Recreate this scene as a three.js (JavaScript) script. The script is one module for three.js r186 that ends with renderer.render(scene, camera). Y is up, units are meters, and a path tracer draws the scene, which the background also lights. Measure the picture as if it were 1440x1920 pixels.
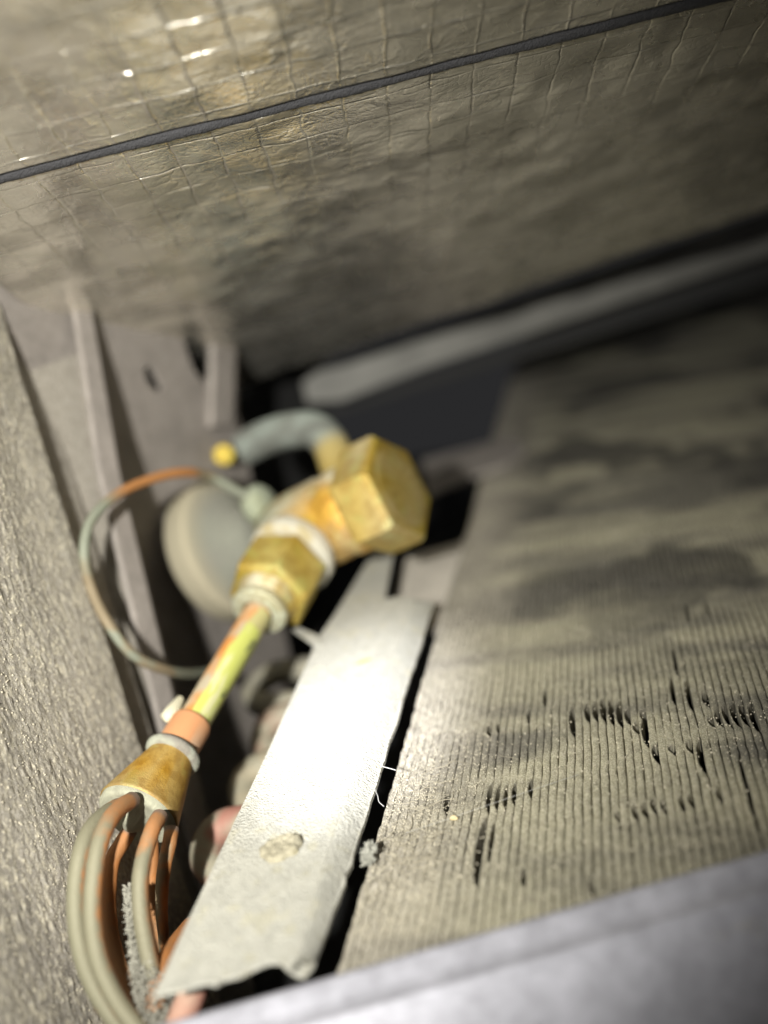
import * as THREE from 'three';
import { mergeGeometries, mergeVertices } from 'three/addons/utils/BufferGeometryUtils.js';
import { RoundedBoxGeometry } from 'three/addons/geometries/RoundedBoxGeometry.js';

// ---------------------------------------------------------------- camera, light, exposure
const scene = new THREE.Scene();
scene.background = new THREE.Color().setRGB(0.022, 0.022, 0.023);   // dim even fill added to lift the blacks, in place of room light
const F = 1800, CX = 720, CY = 960, DEG = Math.PI / 180;          // lens in units of the photograph's pixels
const camera = new THREE.PerspectiveCamera(2 * Math.atan(960 / F) / DEG, 0.75, 0.005, 20);
camera.position.set(0, 0.5, 0);
camera.rotation.order = 'YXZ';
camera.rotation.set(-18 * DEG, 0, -15 * DEG);
camera.updateMatrixWorld(true);
camera.focus = 0.293;
camera.userData.fStop = 2.95;
scene.add(camera);

const renderer = new THREE.WebGLRenderer({ antialias: true });
renderer.setSize(768, 1024);
renderer.toneMapping = THREE.LinearToneMapping;
renderer.toneMappingExposure = 1;
renderer.shadowMap.enabled = true;

// a point of the place from its position in the view and its distance along the view axis
const V3 = (x, y, z) => new THREE.Vector3(x, y, z);
const P = (px, py, z) => V3((px - CX) / F * z, -(py - CY) / F * z, -z).applyMatrix4(camera.matrixWorld);

// the hand torch, held to the left of the camera: a hot core and a wide spill
const LAMP = V3(-0.108, 0.03, 0.08).applyMatrix4(camera.matrixWorld);
function torch(intensity, angle, penumbra, aim, color) {
  const l = new THREE.SpotLight(color, intensity, 0, angle * DEG, penumbra, 2);
  l.position.copy(LAMP);
  l.target.position.copy(aim);
  l.castShadow = true; l.shadow.mapSize.set(2048, 2048); l.shadow.camera.near = 0.01; l.shadow.camera.far = 3;
  l.shadow.radius = 0.35;
  scene.add(l, l.target);
}
torch(1.5, 33.5, 1, P(390, 975, 0.34), 0xfffcf3);
torch(2.3, 6.0, 1, P(662, 1350, 0.33), 0xf6f7ff);

// ---------------------------------------------------------------- helpers
let seed = 12345;
const rnd = () => { seed = (seed * 1664525 + 1013904223) >>> 0; return seed / 4294967296; };
const rr = (a, b) => a + (b - a) * rnd();
const clamp = (x, a = 0, b = 1) => Math.min(b, Math.max(a, x));
const mix = (a, b, t) => a + (b - a) * t;
const mix3 = (a, b, t) => [mix(a[0], b[0], t), mix(a[1], b[1], t), mix(a[2], b[2], t)];
const smooth = (a, b, x) => { const t = clamp((x - a) / (b - a)); return t * t * (3 - 2 * t); };
const hash = (x, y, z) => { let h = (Math.imul(x, 374761393) + Math.imul(y, 668265263) + Math.imul(z, 2147483647 - 1274126177)) | 0; h = Math.imul(h ^ (h >>> 13), 1274126177); return ((h ^ (h >>> 16)) >>> 0) / 4294967296; };
function vnoise(x, y, z = 0, period = 0) {
  const xi = Math.floor(x), yi = Math.floor(y), zi = Math.floor(z);
  const f = (t) => t * t * (3 - 2 * t), u = f(x - xi), v = f(y - yi), w = f(z - zi);
  const m = period ? (a) => ((a % period) + period) % period : (a) => a;
  const h = (i, j, k) => hash(m(xi + i), m(yi + j), zi + k);
  const q = (k) => mix(mix(h(0, 0, k), h(1, 0, k), u), mix(h(0, 1, k), h(1, 1, k), u), v);
  return w === 0 ? q(0) : mix(q(0), q(1), w);
}
function fbm(x, y, z = 0, oct = 4, period = 0) {
  let s = 0, a = 0.5, n = 0;
  for (let i = 0; i < oct; i++) { s += a * vnoise(x, y, z + i * 17, period); n += a; x *= 2; y *= 2; z *= 2; if (period) period *= 2; a *= 0.5; }
  return s / n;
}
function tex(size, metres, fn, srgb = false) {                     // fn(u, v) in 0..1 -> [r, g, b] in 0..1, tiling
  const d = new Uint8Array(size * size * 4);
  for (let j = 0; j < size; j++) for (let i = 0; i < size; i++) {
    const c = fn(i / size, j / size), k = (j * size + i) * 4;
    const a = Array.isArray(c) ? c : [c, c, c];
    for (let q = 0; q < 3; q++) d[k + q] = Math.round(255 * clamp(a[q]));
    d[k + 3] = 255;
  }
  const t = new THREE.DataTexture(d, size, size);
  t.wrapS = t.wrapT = THREE.RepeatWrapping; t.magFilter = THREE.LinearFilter; t.minFilter = THREE.LinearFilter;
  if (srgb) t.colorSpace = THREE.SRGBColorSpace;
  t.repeat.set(1 / metres, 1 / metres); t.needsUpdate = true;
  return t;
}
const used = {};
const numbered = (n) => { const k = used[n] = (used[n] ?? -1) + 1; return k ? `${n}_${String(k).padStart(3, '0')}` : n; };
function tag(o, label, category, group, kind) {
  if (label) o.userData.label = label;
  if (category) o.userData.category = category;
  if (group) o.userData.group = group;
  if (kind) o.userData.kind = kind;
  return o;
}
function thing(name, at, label, category, group, kind) {
  const g = new THREE.Group(); g.name = numbered(name); g.position.copy(at); scene.add(g); g.updateMatrixWorld(true);
  return tag(g, label, category, group, kind);
}
// a mesh of geometry given in world places, put under its parent
function part(name, geo, mat, parent, label, kind) {
  const m = new THREE.Mesh(geo, mat);
  m.name = parent ? name : numbered(name); m.castShadow = m.receiveShadow = true;
  if (parent) {
    parent.updateWorldMatrix(true, false);
    geo.applyMatrix4(new THREE.Matrix4().copy(parent.matrixWorld).invert());
    parent.add(m);
  } else {
    geo.computeBoundingBox(); const c = geo.boundingBox.getCenter(V3());
    geo.translate(-c.x, -c.y, -c.z); m.position.copy(c); scene.add(m);
  }
  return tag(m, label, null, null, kind);
}
// plane through three places; a frame with origin, two axes and a normal towards the camera
function frame(a, b, c, dir) {
  const n = V3().crossVectors(b.clone().sub(a), c.clone().sub(a)).normalize();
  if (n.dot(camera.position.clone().sub(a)) < 0) n.negate();
  const y = dir.clone().addScaledVector(n, -dir.dot(n)).normalize();
  const x = V3().crossVectors(y, n).normalize();
  const f = { o: a.clone(), x, y, n };
  f.at = (u, v, h = 0) => f.o.clone().addScaledVector(x, u).addScaledVector(y, v).addScaledVector(n, h);
  f.m = (h = 0) => new THREE.Matrix4().makeBasis(x, y, n).setPosition(f.at(0, 0, h));
  f.px = (px, py, h = 0) => {                                      // where the view ray meets the plane
    const d = P(px, py, 1).sub(camera.position), o = f.at(0, 0, h);
    const t = o.sub(camera.position).dot(n) / d.dot(n);
    const q = camera.position.clone().addScaledVector(d, t).sub(f.o);
    return [q.dot(x), q.dot(y), t];
  };
  return f;
}
function slab(f, pts, thick, { h = 0, bevel = 0.0003, holes = [], seg = 2 } = {}) {   // outline in view pixels, laid on the plane, thickness behind it
  const toShape = (C, l) => { const s = new C(); l.forEach(([px, py], i) => { const [u, v] = f.px(px, py, h); i ? s.lineTo(u, v) : s.moveTo(u, v); }); s.closePath(); return s; };
  const s = toShape(THREE.Shape, pts);
  for (const ho of holes) s.holes.push(toShape(THREE.Path, ho));
  const g = new THREE.ExtrudeGeometry(s, { depth: thick - 2 * bevel, bevelEnabled: bevel > 0, bevelThickness: bevel, bevelSize: bevel, bevelOffset: -bevel, bevelSegments: seg });
  g.translate(0, 0, -thick + bevel);
  g.applyMatrix4(f.m(h));
  return g;
}
// a tube along places, radius may vary; colours by colour(i, worldNormal, place)
function tube(points, radius, { seg = 60, rad = 16, color, caps = true, wobble = 0 } = {}) {
  const c = new THREE.CatmullRomCurve3(points, false, 'centripetal');
  const fr = c.computeFrenetFrames(seg, false), pos = [], nor = [], uv = [], col = [], idx = [];
  const len = c.getLength();
  for (let i = 0; i <= seg; i++) {
    const t = i / seg, p = c.getPointAt(t), N = fr.normals[i], B = fr.binormals[i];
    const r0 = typeof radius === 'function' ? radius(t) : radius;
    for (let j = 0; j <= rad; j++) {
      const a = j / rad * Math.PI * 2, n = N.clone().multiplyScalar(Math.cos(a)).addScaledVector(B, Math.sin(a));
      const q0 = p.clone().addScaledVector(n, r0);
      const r = r0 + (wobble ? wobble * (fbm(q0.x * 500, q0.y * 500, q0.z * 500, 3) - 0.5) : 0);
      const q = p.clone().addScaledVector(n, r);
      pos.push(q.x, q.y, q.z); nor.push(n.x, n.y, n.z); uv.push(a * r0, t * len);
      if (color) col.push(...color(t, n, q));
    }
  }
  const W = rad + 1;
  for (let i = 0; i < seg; i++) for (let j = 0; j < rad; j++) { const a = i * W + j; idx.push(a, a + 1, a + W, a + 1, a + W + 1, a + W); }
  if (caps) for (const e of [0, seg]) {
    const p = c.getPointAt(e / seg), k = pos.length / 3, d = c.getTangentAt(e / seg).multiplyScalar(e ? 1 : -1);
    for (let j = 0; j <= rad; j++) { const s = (e * W + j) * 3; pos.push(pos[s], pos[s + 1], pos[s + 2]); nor.push(d.x, d.y, d.z); uv.push(0, 0); if (color) col.push(col[s], col[s + 1], col[s + 2]); }
    pos.push(p.x, p.y, p.z); nor.push(d.x, d.y, d.z); uv.push(0, 0); if (color) col.push(...color(e / seg, d, p));
    for (let j = 0; j < rad; j++) e ? idx.push(k + j, k + j + 1, k + rad + 1) : idx.push(k + j + 1, k + j, k + rad + 1);
  }
  const g = new THREE.BufferGeometry();
  g.setAttribute('position', new THREE.Float32BufferAttribute(pos, 3)); g.setAttribute('normal', new THREE.Float32BufferAttribute(nor, 3));
  g.setAttribute('uv', new THREE.Float32BufferAttribute(uv, 2)); if (color) g.setAttribute('color', new THREE.Float32BufferAttribute(col, 3));
  g.setIndex(idx);
  return g;
}
// a turned shape on an axis: profile [[radius, distance along the axis], ...]
const axisMatrix = (o, axis, up = V3(0, 1, 0)) => { const y = axis.clone().normalize(), x = V3().crossVectors(up, y).normalize(), z = V3().crossVectors(x, y); return new THREE.Matrix4().makeBasis(x, y, z).setPosition(o); };
function turned(o, axis, profile, seg = 40) {
  const g = new THREE.LatheGeometry(profile.map(([r, y]) => new THREE.Vector2(Math.max(r, 1e-5), y)), seg);
  const uv = g.attributes.uv, pp = g.attributes.position, R = 2 * Math.PI * Math.max(...profile.map((q) => q[0]));
  for (let i = 0; i < uv.count; i++) uv.setXY(i, uv.getX(i) * R, pp.getY(i) + Math.hypot(pp.getX(i), pp.getZ(i)));
  return g.applyMatrix4(axisMatrix(o, axis));
}
function hexPrism(o, axis, across, h, corner, cham = 0.08) {     // bevelled six-sided nut, from o along the axis
  const R = across / Math.sqrt(3), s = new THREE.Shape();
  for (let k = 0; k < 6; k++) { const a = k * Math.PI / 3; k ? s.lineTo(R * Math.cos(a), R * Math.sin(a)) : s.moveTo(R * Math.cos(a), R * Math.sin(a)); }
  s.closePath();
  const b = across * cham;
  const g = new THREE.ExtrudeGeometry(s, { depth: h - 2 * b, bevelEnabled: true, bevelThickness: b, bevelSize: b * 0.7, bevelOffset: -b * 0.7, bevelSegments: 3 });
  g.translate(0, 0, b);
  g.rotateX(-Math.PI / 2);                                         // z -> y
  const y = axis.clone().normalize(), x = corner.clone().addScaledVector(y, -corner.dot(y)).normalize();   // one corner points this way
  return g.applyMatrix4(new THREE.Matrix4().makeBasis(x, y, V3().crossVectors(x, y)).setPosition(o));
}
function colourise(g, fn) {                                        // vertex colours fn(place, normal) on any geometry
  const p = g.attributes.position, n = g.attributes.normal, c = new Float32Array(p.count * 3), a = V3(), b = V3();
  for (let i = 0; i < p.count; i++) { a.fromBufferAttribute(p, i); b.fromBufferAttribute(n, i); const k = fn(a, b); c[3 * i] = k[0]; c[3 * i + 1] = k[1]; c[3 * i + 2] = k[2]; }
  g.setAttribute('color', new THREE.BufferAttribute(c, 3));
  return g;
}
// a sheet over u0..u1, v0..v1 of a frame, lifted by lift(u, v), coloured by color(u, v, lift)
function sheet(f, u0, u1, v0, v1, nu, nv, lift, color, edge = 0.004) {
  const pos = [], uv = [], col = [], idx = [];
  for (let j = -1; j <= nv + 1; j++) for (let i = -1; i <= nu + 1; i++) {
    const ci = clamp(i, 0, nu), cj = clamp(j, 0, nv), u = mix(u0, u1, ci / nu), v = typeof v1 === 'function' ? mix(v0, v1(u), cj / nv) : mix(v0, v1, cj / nv);
    let h = lift(u, v); const k = color ? color(u, v, h) : null;
    if (i !== ci || j !== cj) h -= edge;                           // the rim turns back, so the sheet has a thickness
    const q = f.at(u, v, h); pos.push(q.x, q.y, q.z); uv.push(u, v); if (k) col.push(...k);
  }
  const W = nu + 3;
  for (let j = 0; j < nv + 2; j++) for (let i = 0; i < nu + 2; i++) { const a = j * W + i; idx.push(a, a + 1, a + W, a + 1, a + W + 1, a + W); }
  const g = new THREE.BufferGeometry();
  g.setAttribute('position', new THREE.Float32BufferAttribute(pos, 3)); g.setAttribute('uv', new THREE.Float32BufferAttribute(uv, 2));
  if (color) g.setAttribute('color', new THREE.Float32BufferAttribute(col, 3));
  g.setIndex(idx); g.computeVertexNormals();
  return g;
}

// ---------------------------------------------------------------- materials
const grain = tex(512, 0.02, (u, v) => 0.55 * fbm(u * 24, v * 24, 3, 4, 24) + 0.45 * Math.pow(vnoise(u * 90, v * 90, 8, 90), 2.2));
const grainFine = tex(512, 0.02, (u, v) => 0.4 * fbm(u * 40, v * 40, 5, 3, 40) + 0.6 * vnoise(u * 150, v * 150, 8, 150));
const speckle = tex(512, 0.03, (u, v) => { const s = Math.pow(vnoise(u * 128, v * 128, 2, 128), 3); const l = fbm(u * 12, v * 12, 6, 4, 12); const st = smooth(0.5, 0.75, fbm(u * 7, v * 7, 36, 4, 7)), k = 0.66 + 0.3 * l + 0.14 * s; return [k, k * mix(0.995, 0.975, st), k * mix(0.96, 0.86, st)]; });
const fuzz = tex(512, 0.03, (u, v) => { const s = Math.pow(vnoise(u * 110, v * 80, 2, 8800), 2.5), l = fbm(u * 20, v * 12, 6, 4, 240), k = 0.45 + 0.4 * l + 0.8 * s; return [k, k * 0.985, k * 0.94]; });
const tarnish = tex(512, 0.05, (u, v) => { const l = fbm(u * 14, v * 14, 51, 5, 14), m = fbm(u * 50, v * 50, 7, 3, 50), k = smooth(0.3, 0.66, l + 0.25 * (m - 0.5)), d = smooth(0.6, 0.72, fbm(u * 9, v * 9, 77, 5, 9)); return mix3(mix3([0.78, 0.72, 0.62], [1, 1, 1], k), [0.9, 1, 1], d); });
const plateBump = tex(512, 0.02, (u, v) => 0.35 * fbm(u * 24, v * 24, 3, 3, 24) + 0.65 * Math.pow(vnoise(u * 52, v * 52, 8, 52), 1.4));
const blotch = tex(512, 0.12, (u, v) => { const l = fbm(u * 8, v * 8, 1, 6, 8), s = vnoise(u * 200, v * 200, 4, 200); const k = 0.55 + 0.5 * l + 0.12 * (s - 0.5); return [k, k * 0.985, k * 0.95]; });
const foilBump = tex(1024, 0.108, (u, v) => {                       // scrim threads under the foil, slack cells between them, creases: eight meshes to the tile
  const wx = 8 * u + 0.08 * (vnoise(v * 16, u * 16, 3, 16) - 0.5) + 0.02 * (vnoise(v * 64, 1, 5, 64) - 0.5), wy = 8 * v + 0.08 * (vnoise(u * 16, v * 16, 13, 16) - 0.5) + 0.02 * (vnoise(u * 64, 7, 5, 64) - 0.5);
  const cx = ((Math.floor(wx + 0.5) % 8) + 8) % 8, cy = ((Math.floor(wy + 0.5) % 8) + 8) % 8, fx = wx + 0.5 - Math.floor(wx + 0.5), fy = wy + 0.5 - Math.floor(wy + 0.5);
  const ridge = (f) => { const d = Math.min(f, 1 - f) * 13.5; return Math.exp(-d * d * 7); };
  const cell = (hash(cx, cy, 4) - 0.5) * (fx - 0.5) + (hash(cx, cy, 9) - 0.5) * (fy - 0.5);
  const r1 = 1 - Math.abs(2 * fbm(u * 16, v * 26, 2, 3, 16 * 26) - 1), r2 = 1 - Math.abs(2 * vnoise(u * 70, v * 104, 7, 70 * 104) - 1);
  const str = 0.4 + 0.9 * vnoise(u * 16, v * 16, 77, 16);
  return 0.4 + 0.17 * str * Math.max(ridge(fx), 0.95 * ridge(fy)) + 0.5 * cell + 0.16 * Math.pow(r1, 6) * vnoise(u * 12, v * 12, 9, 12) + 0.05 * Math.pow(r2, 4) + 0.02 * vnoise(u * 256, v * 256, 11, 256);
});
const foilRough = tex(512, 0.17, (u, v) => 0.72 + 0.6 * (fbm(u * 14, v * 14, 31, 4, 14) - 0.5));
const blotchHard = tex(512, 0.09, (u, v) => { const l = fbm(u * 10, v * 10, 1, 6, 10), m = fbm(u * 40, v * 40, 7, 3, 40), k = 0.6 + 0.4 * l + 0.25 * (m - 0.5); return [k, k * 0.98, k * 0.96]; });
const std = (color, rough, metal, extra = {}) => new THREE.MeshStandardMaterial({ color: new THREE.Color().setRGB(...color), roughness: rough, metalness: metal, ...extra });
const M = {
  foil: std([1, 1, 1], 0.38, 0.86, { vertexColors: true, bumpMap: foilBump, bumpScale: 0.0012, roughnessMap: foilRough }),
  gasket: std([0.04, 0.04, 0.044], 0.9, 0, { bumpMap: grain, bumpScale: 0.0006 }),
  wall: std([1, 1, 1], 0.95, 0, { vertexColors: true, map: fuzz, bumpMap: grainFine, bumpScale: 0.00022 }),
  greySheet: std([0.32, 0.295, 0.275], 0.75, 0.1, { map: blotchHard, bumpMap: grain, bumpScale: 0.0002 }),
  corner: std([0.36, 0.335, 0.3], 0.95, 0, { map: fuzz, bumpMap: grain, bumpScale: 0.0003 }),
  beam: std([0.2, 0.2, 0.19], 0.6, 0.3, { map: blotch }),
  dark: std([0.02, 0.02, 0.02], 0.9, 0),
  fin: std([1, 1, 1], 0.92, 0, { vertexColors: true, map: fuzz, bumpMap: grainFine, bumpScale: 0.0004 }),
  lint: std([0.33, 0.30, 0.23], 0.95, 0),
  whitePlate: std([0.475, 0.47, 0.43], 0.72, 0.05, { map: speckle, bumpMap: plateBump, bumpScale: 0.0004 }),
  dimple: std([0.38, 0.35, 0.26], 0.85, 0, { map: speckle, bumpMap: grain, bumpScale: 0.0006 }),
  pan: std([0.45, 0.46, 0.53], 0.5, 0.25, { map: blotchHard, bumpMap: grain, bumpScale: 0.00015 }),
  brass: std([1, 1, 1], 0.58, 0.4, { vertexColors: true, map: tarnish, bumpMap: grain, bumpScale: 0.0002 }),
  copper: std([1, 1, 1], 0.62, 0.2, { vertexColors: true, bumpMap: grainFine, bumpScale: 0.00012 }),
  dusty: std([1, 1, 1], 0.92, 0, { vertexColors: true, bumpMap: grainFine, bumpScale: 0.0003 }),
  fibre: std([0.5, 0.5, 0.48], 0.7, 0),
  crumb: std([0.62, 0.52, 0.3], 0.8, 0),
};
const BRASS = [0.40, 0.28, 0.042], COPPER = [0.5, 0.19, 0.05], DUST = [0.46, 0.44, 0.33], VERDI = [0.28, 0.31, 0.235], CREAM = [0.6, 0.58, 0.45];
const dustOn = (base, dust, amount, scale = 160) => (p, n) => {
  const q = fbm(p.x * scale, p.y * scale, p.z * scale, 4);
  return mix3(base, dust, clamp(amount * (0.35 + 0.65 * smooth(-0.2, 0.8, n.y)) * smooth(0.25, 0.7, q) * 1.6));
};

// ---------------------------------------------------------------- planes of the place
const inv = (a, b, c) => (px, py) => 1 / (a + b * px + c * py);   // a plane's distance is linear in 1/z over the picture
const zCoil = (px, py) => 0.28 * 1212 / (py - 280 + 0.25 * (px - 1032));
const zFoil = inv(4.724, -0.000878, -0.003512);
const zWall = inv(2.207, -0.0025, 0.00097);
const zBack = inv(2.72, -0.00165, 0.00005);
const fr3 = (z, a, b, c, d0, d1) => frame(P(...a, z(...a)), P(...b, z(...b)), P(...c, z(...c)), P(...d1, z(...d1)).sub(P(...d0, z(...d0))));
const COIL = fr3(zCoil, [640, 1800], [1440, 1500], [1200, 1200], [640, 1800], [829, 1150]);
const FOIL = fr3(zFoil, [0, 325], [1290, 0], [300, 600], [820, 0], [870, 91]);
const WALL = fr3(zWall, [225, 1275], [0, 1275], [55, 735], [225, 1275], [55, 735]);
const BACK = fr3(zBack, [300, 1000], [450, 1000], [300, 700], [300, 1000], [150, 640]);

// ---------------------------------------------------------------- foil-faced insulation above
{
  const Udir = P(1290, 0, zFoil(1290, 0)).sub(P(0, 325, zFoil(0, 325))).normalize();
  // frame with x along the seam
  const yv = V3().crossVectors(FOIL.n, Udir).normalize();          // towards the rear or the front
  const f = frame(P(600, 185, zFoil(600, 185)), P(0, 325, zFoil(0, 325)), P(300, 600, zFoil(300, 600)), yv);
  const farV = f.px(900, 570)[1], nearV = f.px(300, 0)[1], sgn = Math.sign(farV);
  const thread = (u, v) => {                                       // the reinforcing scrim under the foil
    const a = (u + 0.0012 * Math.sin(v * 260)) / 0.0135, b = (v + 0.0008 * Math.sin(u * 190)) / 0.0135;
    const k = (x) => { const d = Math.abs(x - Math.round(x)) * 13.5; return Math.exp(-d * d * 3.2); };
    return Math.max(k(a), 0.8 * k(b));
  };
  const wr = (u, v) => {                                           // creases and dents
    const wx = u + 0.006 * (fbm(u * 60, v * 60, 9, 2) - 0.5), wy = v + 0.006 * (fbm(u * 60, v * 60, 19, 2) - 0.5);
    const r1 = 1 - Math.abs(2 * fbm(wx * 70, wy * 130, 2, 3) - 1), r2 = 1 - Math.abs(2 * fbm(wx * 210, wy * 330, 5, 2) - 1);
    return 0.0021 * (fbm(u * 45, v * 45, 7, 3) - 0.5) + 0.0005 * (vnoise(u * 150, v * 110, 23) - 0.5) + 0.00016 * Math.pow(r1, 4) + 0.00005 * Math.pow(r2, 3);
  };
  const lift = (u, v) => wr(u, v) * mix(0.35, 1, smooth(0, 0.03, Math.abs(v))) + 0.0022 * (fbm(u * 9, v * 9, 3, 2) - 0.5);
  const colr = (u, v) => { const d = fbm(u * 50, v * 80, 12, 4); return mix3([0.90, 0.865, 0.775], [0.64, 0.615, 0.545], smooth(0.35, 0.72, d)); };
  const edgeWave = 0;
  const uL = f.px(-260, 330)[0], uR = f.px(1900, 200)[0], sx = Math.sign(uR - uL);
  const fa = f.px(540, 690), fb = f.px(1440, 388), farEnd = (u) => mix(fa[1], fb[1], (u - fa[0]) / (fb[0] - fa[0]));
  const W0 = Math.min(uL, uR), W1 = Math.max(uL, uR);
  const gap = 0.0021;
  const nearEnd = nearV + Math.sign(nearV) * 0.09;
  const rag = (u) => 0.0022 * (fbm(u * 90, 4, 1, 3) - 0.5);
  const mk = (name, v0, v1, nv, label) => {
    const t = thing(name, f.at(0, (v0 + v1) / 2, 0), label, 'insulation panel', 'foil insulation panels overhead');
    const skew = v1 === farV;
    const g = skew ? sheet(f, W0, W1, v0, farEnd, 420, nv, lift, colr, 0.004) : sheet(f, W0, W1, Math.min(v0, v1), Math.max(v0, v1), 420, nv, lift, colr, 0.004);
    part('foil_facing', g, M.foil, t);
    const o = Math.sign(v1 - v0) * 0.001, e = skew ? farEnd : () => v1, sh = new THREE.Shape([[W0 + 0.001, v0 + o], [W1 - 0.001, v0 + o], [W1 - 0.001, e(W1) - o], [W0 + 0.001, e(W0) - o]].map((q) => new THREE.Vector2(...q)));
    const s = new THREE.ExtrudeGeometry(sh, { depth: 0.012, bevelEnabled: false }); s.translate(0, 0, -0.0185); s.applyMatrix4(f.m());
    part('insulation_board', s, M.gasket, t);
  };
  mk('insulation_panel', sgn * gap, farV, 300, 'wrinkled foil insulation panel behind the dark seam, running down to the metal channel');
  mk('insulation_panel', -sgn * gap, nearEnd, 220, 'wrinkled foil insulation panel in front of the dark seam, catching bright glints');
  // soft strip in the seam
  const pts = []; for (let i = 0; i <= 30; i++) { const u = mix(W0, W1, i / 30); pts.push(f.at(u, sgn * 0.0011, -0.0022 + 0.0006 * (vnoise(i * 0.8, 3) - 0.5))); }
  const gk = tube(pts, 0.0025, { seg: 200, rad: 12, wobble: 0.0006 });
  tag(part('gasket_strip', gk, M.gasket), 'dark grey foam strip filling the long seam between the foil panels', 'gasket');
}

// ---------------------------------------------------------------- cabinet walls
{
  const t = thing('wall_left', WALL.o, null, null, null, 'structure');
  const [uA] = WALL.px(-420, 1400), uE = 0, s = Math.sign(uA);
  const v0 = WALL.px(300, 2150)[1], v1 = WALL.px(0, 300)[1];
  const lift = (u, v) => 0.004 * (fbm(u * 25, v * 12, 1, 2) - 0.5) + 0.00035 * (fbm(u * 500, v * 110, 4, 2) - 0.5) + 0.00055 * (fbm(u * 1100, v * 600, 6, 2) - 0.5);
  const col = (u, v, h) => { const a = clamp(0.5 + 1.5 * (fbm(u * 60, v * 26, 21, 5) - 0.5)), b = Math.pow(vnoise(u * 1100, v * 620, 30), 3); return mix3(mix3([0.30, 0.28, 0.25], [0.46, 0.43, 0.38], a), [0.75, 0.7, 0.57], clamp(b * 0.9)); };
  part('dusty_lining', sheet(WALL, Math.min(uA, uE), Math.max(uA, uE), Math.min(v0, v1), Math.max(v0, v1), 330, 620, lift, col, 0.006), M.wall, t);
  // loose crumbs of dust sitting on the lining
  const gg = new THREE.IcosahedronGeometry(0.00027, 0), N = 9000, im = new THREE.InstancedMesh(gg, M.dusty2 = std([0.5, 0.46, 0.36], 0.9, 0), N), m4 = new THREE.Matrix4(), q = new THREE.Quaternion();
  const tinv = new THREE.Matrix4().copy(t.matrixWorld).invert();
  for (let i = 0; i < N; i++) {
    const u = uE + s * Math.pow(rnd(), 1.0) * Math.abs(uA - uE) * 0.92 + s * 0.001, v = mix(v0, v1, rnd());
    const k = rr(0.35, 1.2); q.setFromEuler(new THREE.Euler(rr(0, 6), rr(0, 6), rr(0, 6)));
    m4.compose(WALL.at(u, v, lift(u, v) + 0.0001), q, V3(k, k * rr(0.6, 1.6), k * rr(0.6, 1.2))).premultiply(tinv);
    im.setMatrixAt(i, m4);
  }
  im.name = 'dust_grains'; im.userData.kind = 'stuff'; im.castShadow = im.receiveShadow = true; t.add(im);
  // the folded edge strips beside the lining
  const cf = frame(P(140, 960, 0.374), P(235, 1290, 0.370), P(290, 1090, 0.397), P(140, 960, 0.374).sub(P(235, 1290, 0.370)));
  part('corner_panel', slab(cf, [[-40, 480], [120, 480], [172, 700], [330, 1300], [440, 1700], [500, 1950], [400, 1950], [214, 1275], [44, 735]], 0.003), M.corner, t);
  part('stiffener', slab(cf, [[128, 500], [160, 500], [226, 880], [336, 1340], [440, 1750], [400, 1750], [296, 1340], [186, 880]], 0.003, { h: 0.009, bevel: 0.001 }), M.greySheet, t);
  part('edge_flange', slab(WALL, [[20, 640], [70, 660], [112, 800], [240, 1230], [300, 1420], [262, 1420], [196, 1230]], 0.002, { h: -0.006, bevel: 0.0008 }), M.corner, t);
}
{
  const t = thing('wall_back', BACK.o, null, null, null, 'structure');
  part('wall_panel', slab(BACK, [[-60, 480], [446, 480], [446, 780], [560, 1300], [620, 1700], [200, 1990], [-60, 1500]], 0.002, {
    holes: [[[340, 628], [388, 622], [404, 690], [388, 726], [362, 694]], [[268, 690], [286, 684], [308, 728], [298, 738], [278, 722]]],
  }), M.greySheet, t);
  const post = (l, h) => part('stiffener', slab(BACK, l, 0.004, { h, bevel: 0.0012 }), M.greySheet, t);
  post([[402, 560], [446, 560], [440, 800], [398, 800]], 0.004);
  const back = slab(BACK, [[-100, 380], [600, 380], [640, 1700], [-100, 1990]], 0.004, { h: -0.05 });
  part('dark_backing', back, M.dark, t);  // added black sheet, keeps the holes in the wall panel dark
}
// ---------------------------------------------------------------- metal channel over the rear of the coil
{
  const z = inv(1.66, -0.00005, 0.00002), f = fr3(z, [560, 740], [1440, 420], [1440, 600], [560, 740], [1440, 420]);
  const t = thing('metal_channel', f.at(0.1, 0, 0), 'dull grey metal channel running along the far end of the foil', 'metal channel');
  part('web', slab(f, [[566, 716], [600, 690], [1700, 298], [1700, 390], [800, 690], [640, 752], [575, 756]], 0.003, { bevel: 0.001 }), M.beam, t);
  part('lower_flange', slab(f, [[575, 764], [640, 758], [1700, 395], [1700, 448], [640, 776], [575, 776]], 0.003, { h: -0.03, bevel: 0.0008 }), M.dark, t);  // channel underside, coloured near black to stand for the shade there
}

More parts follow.
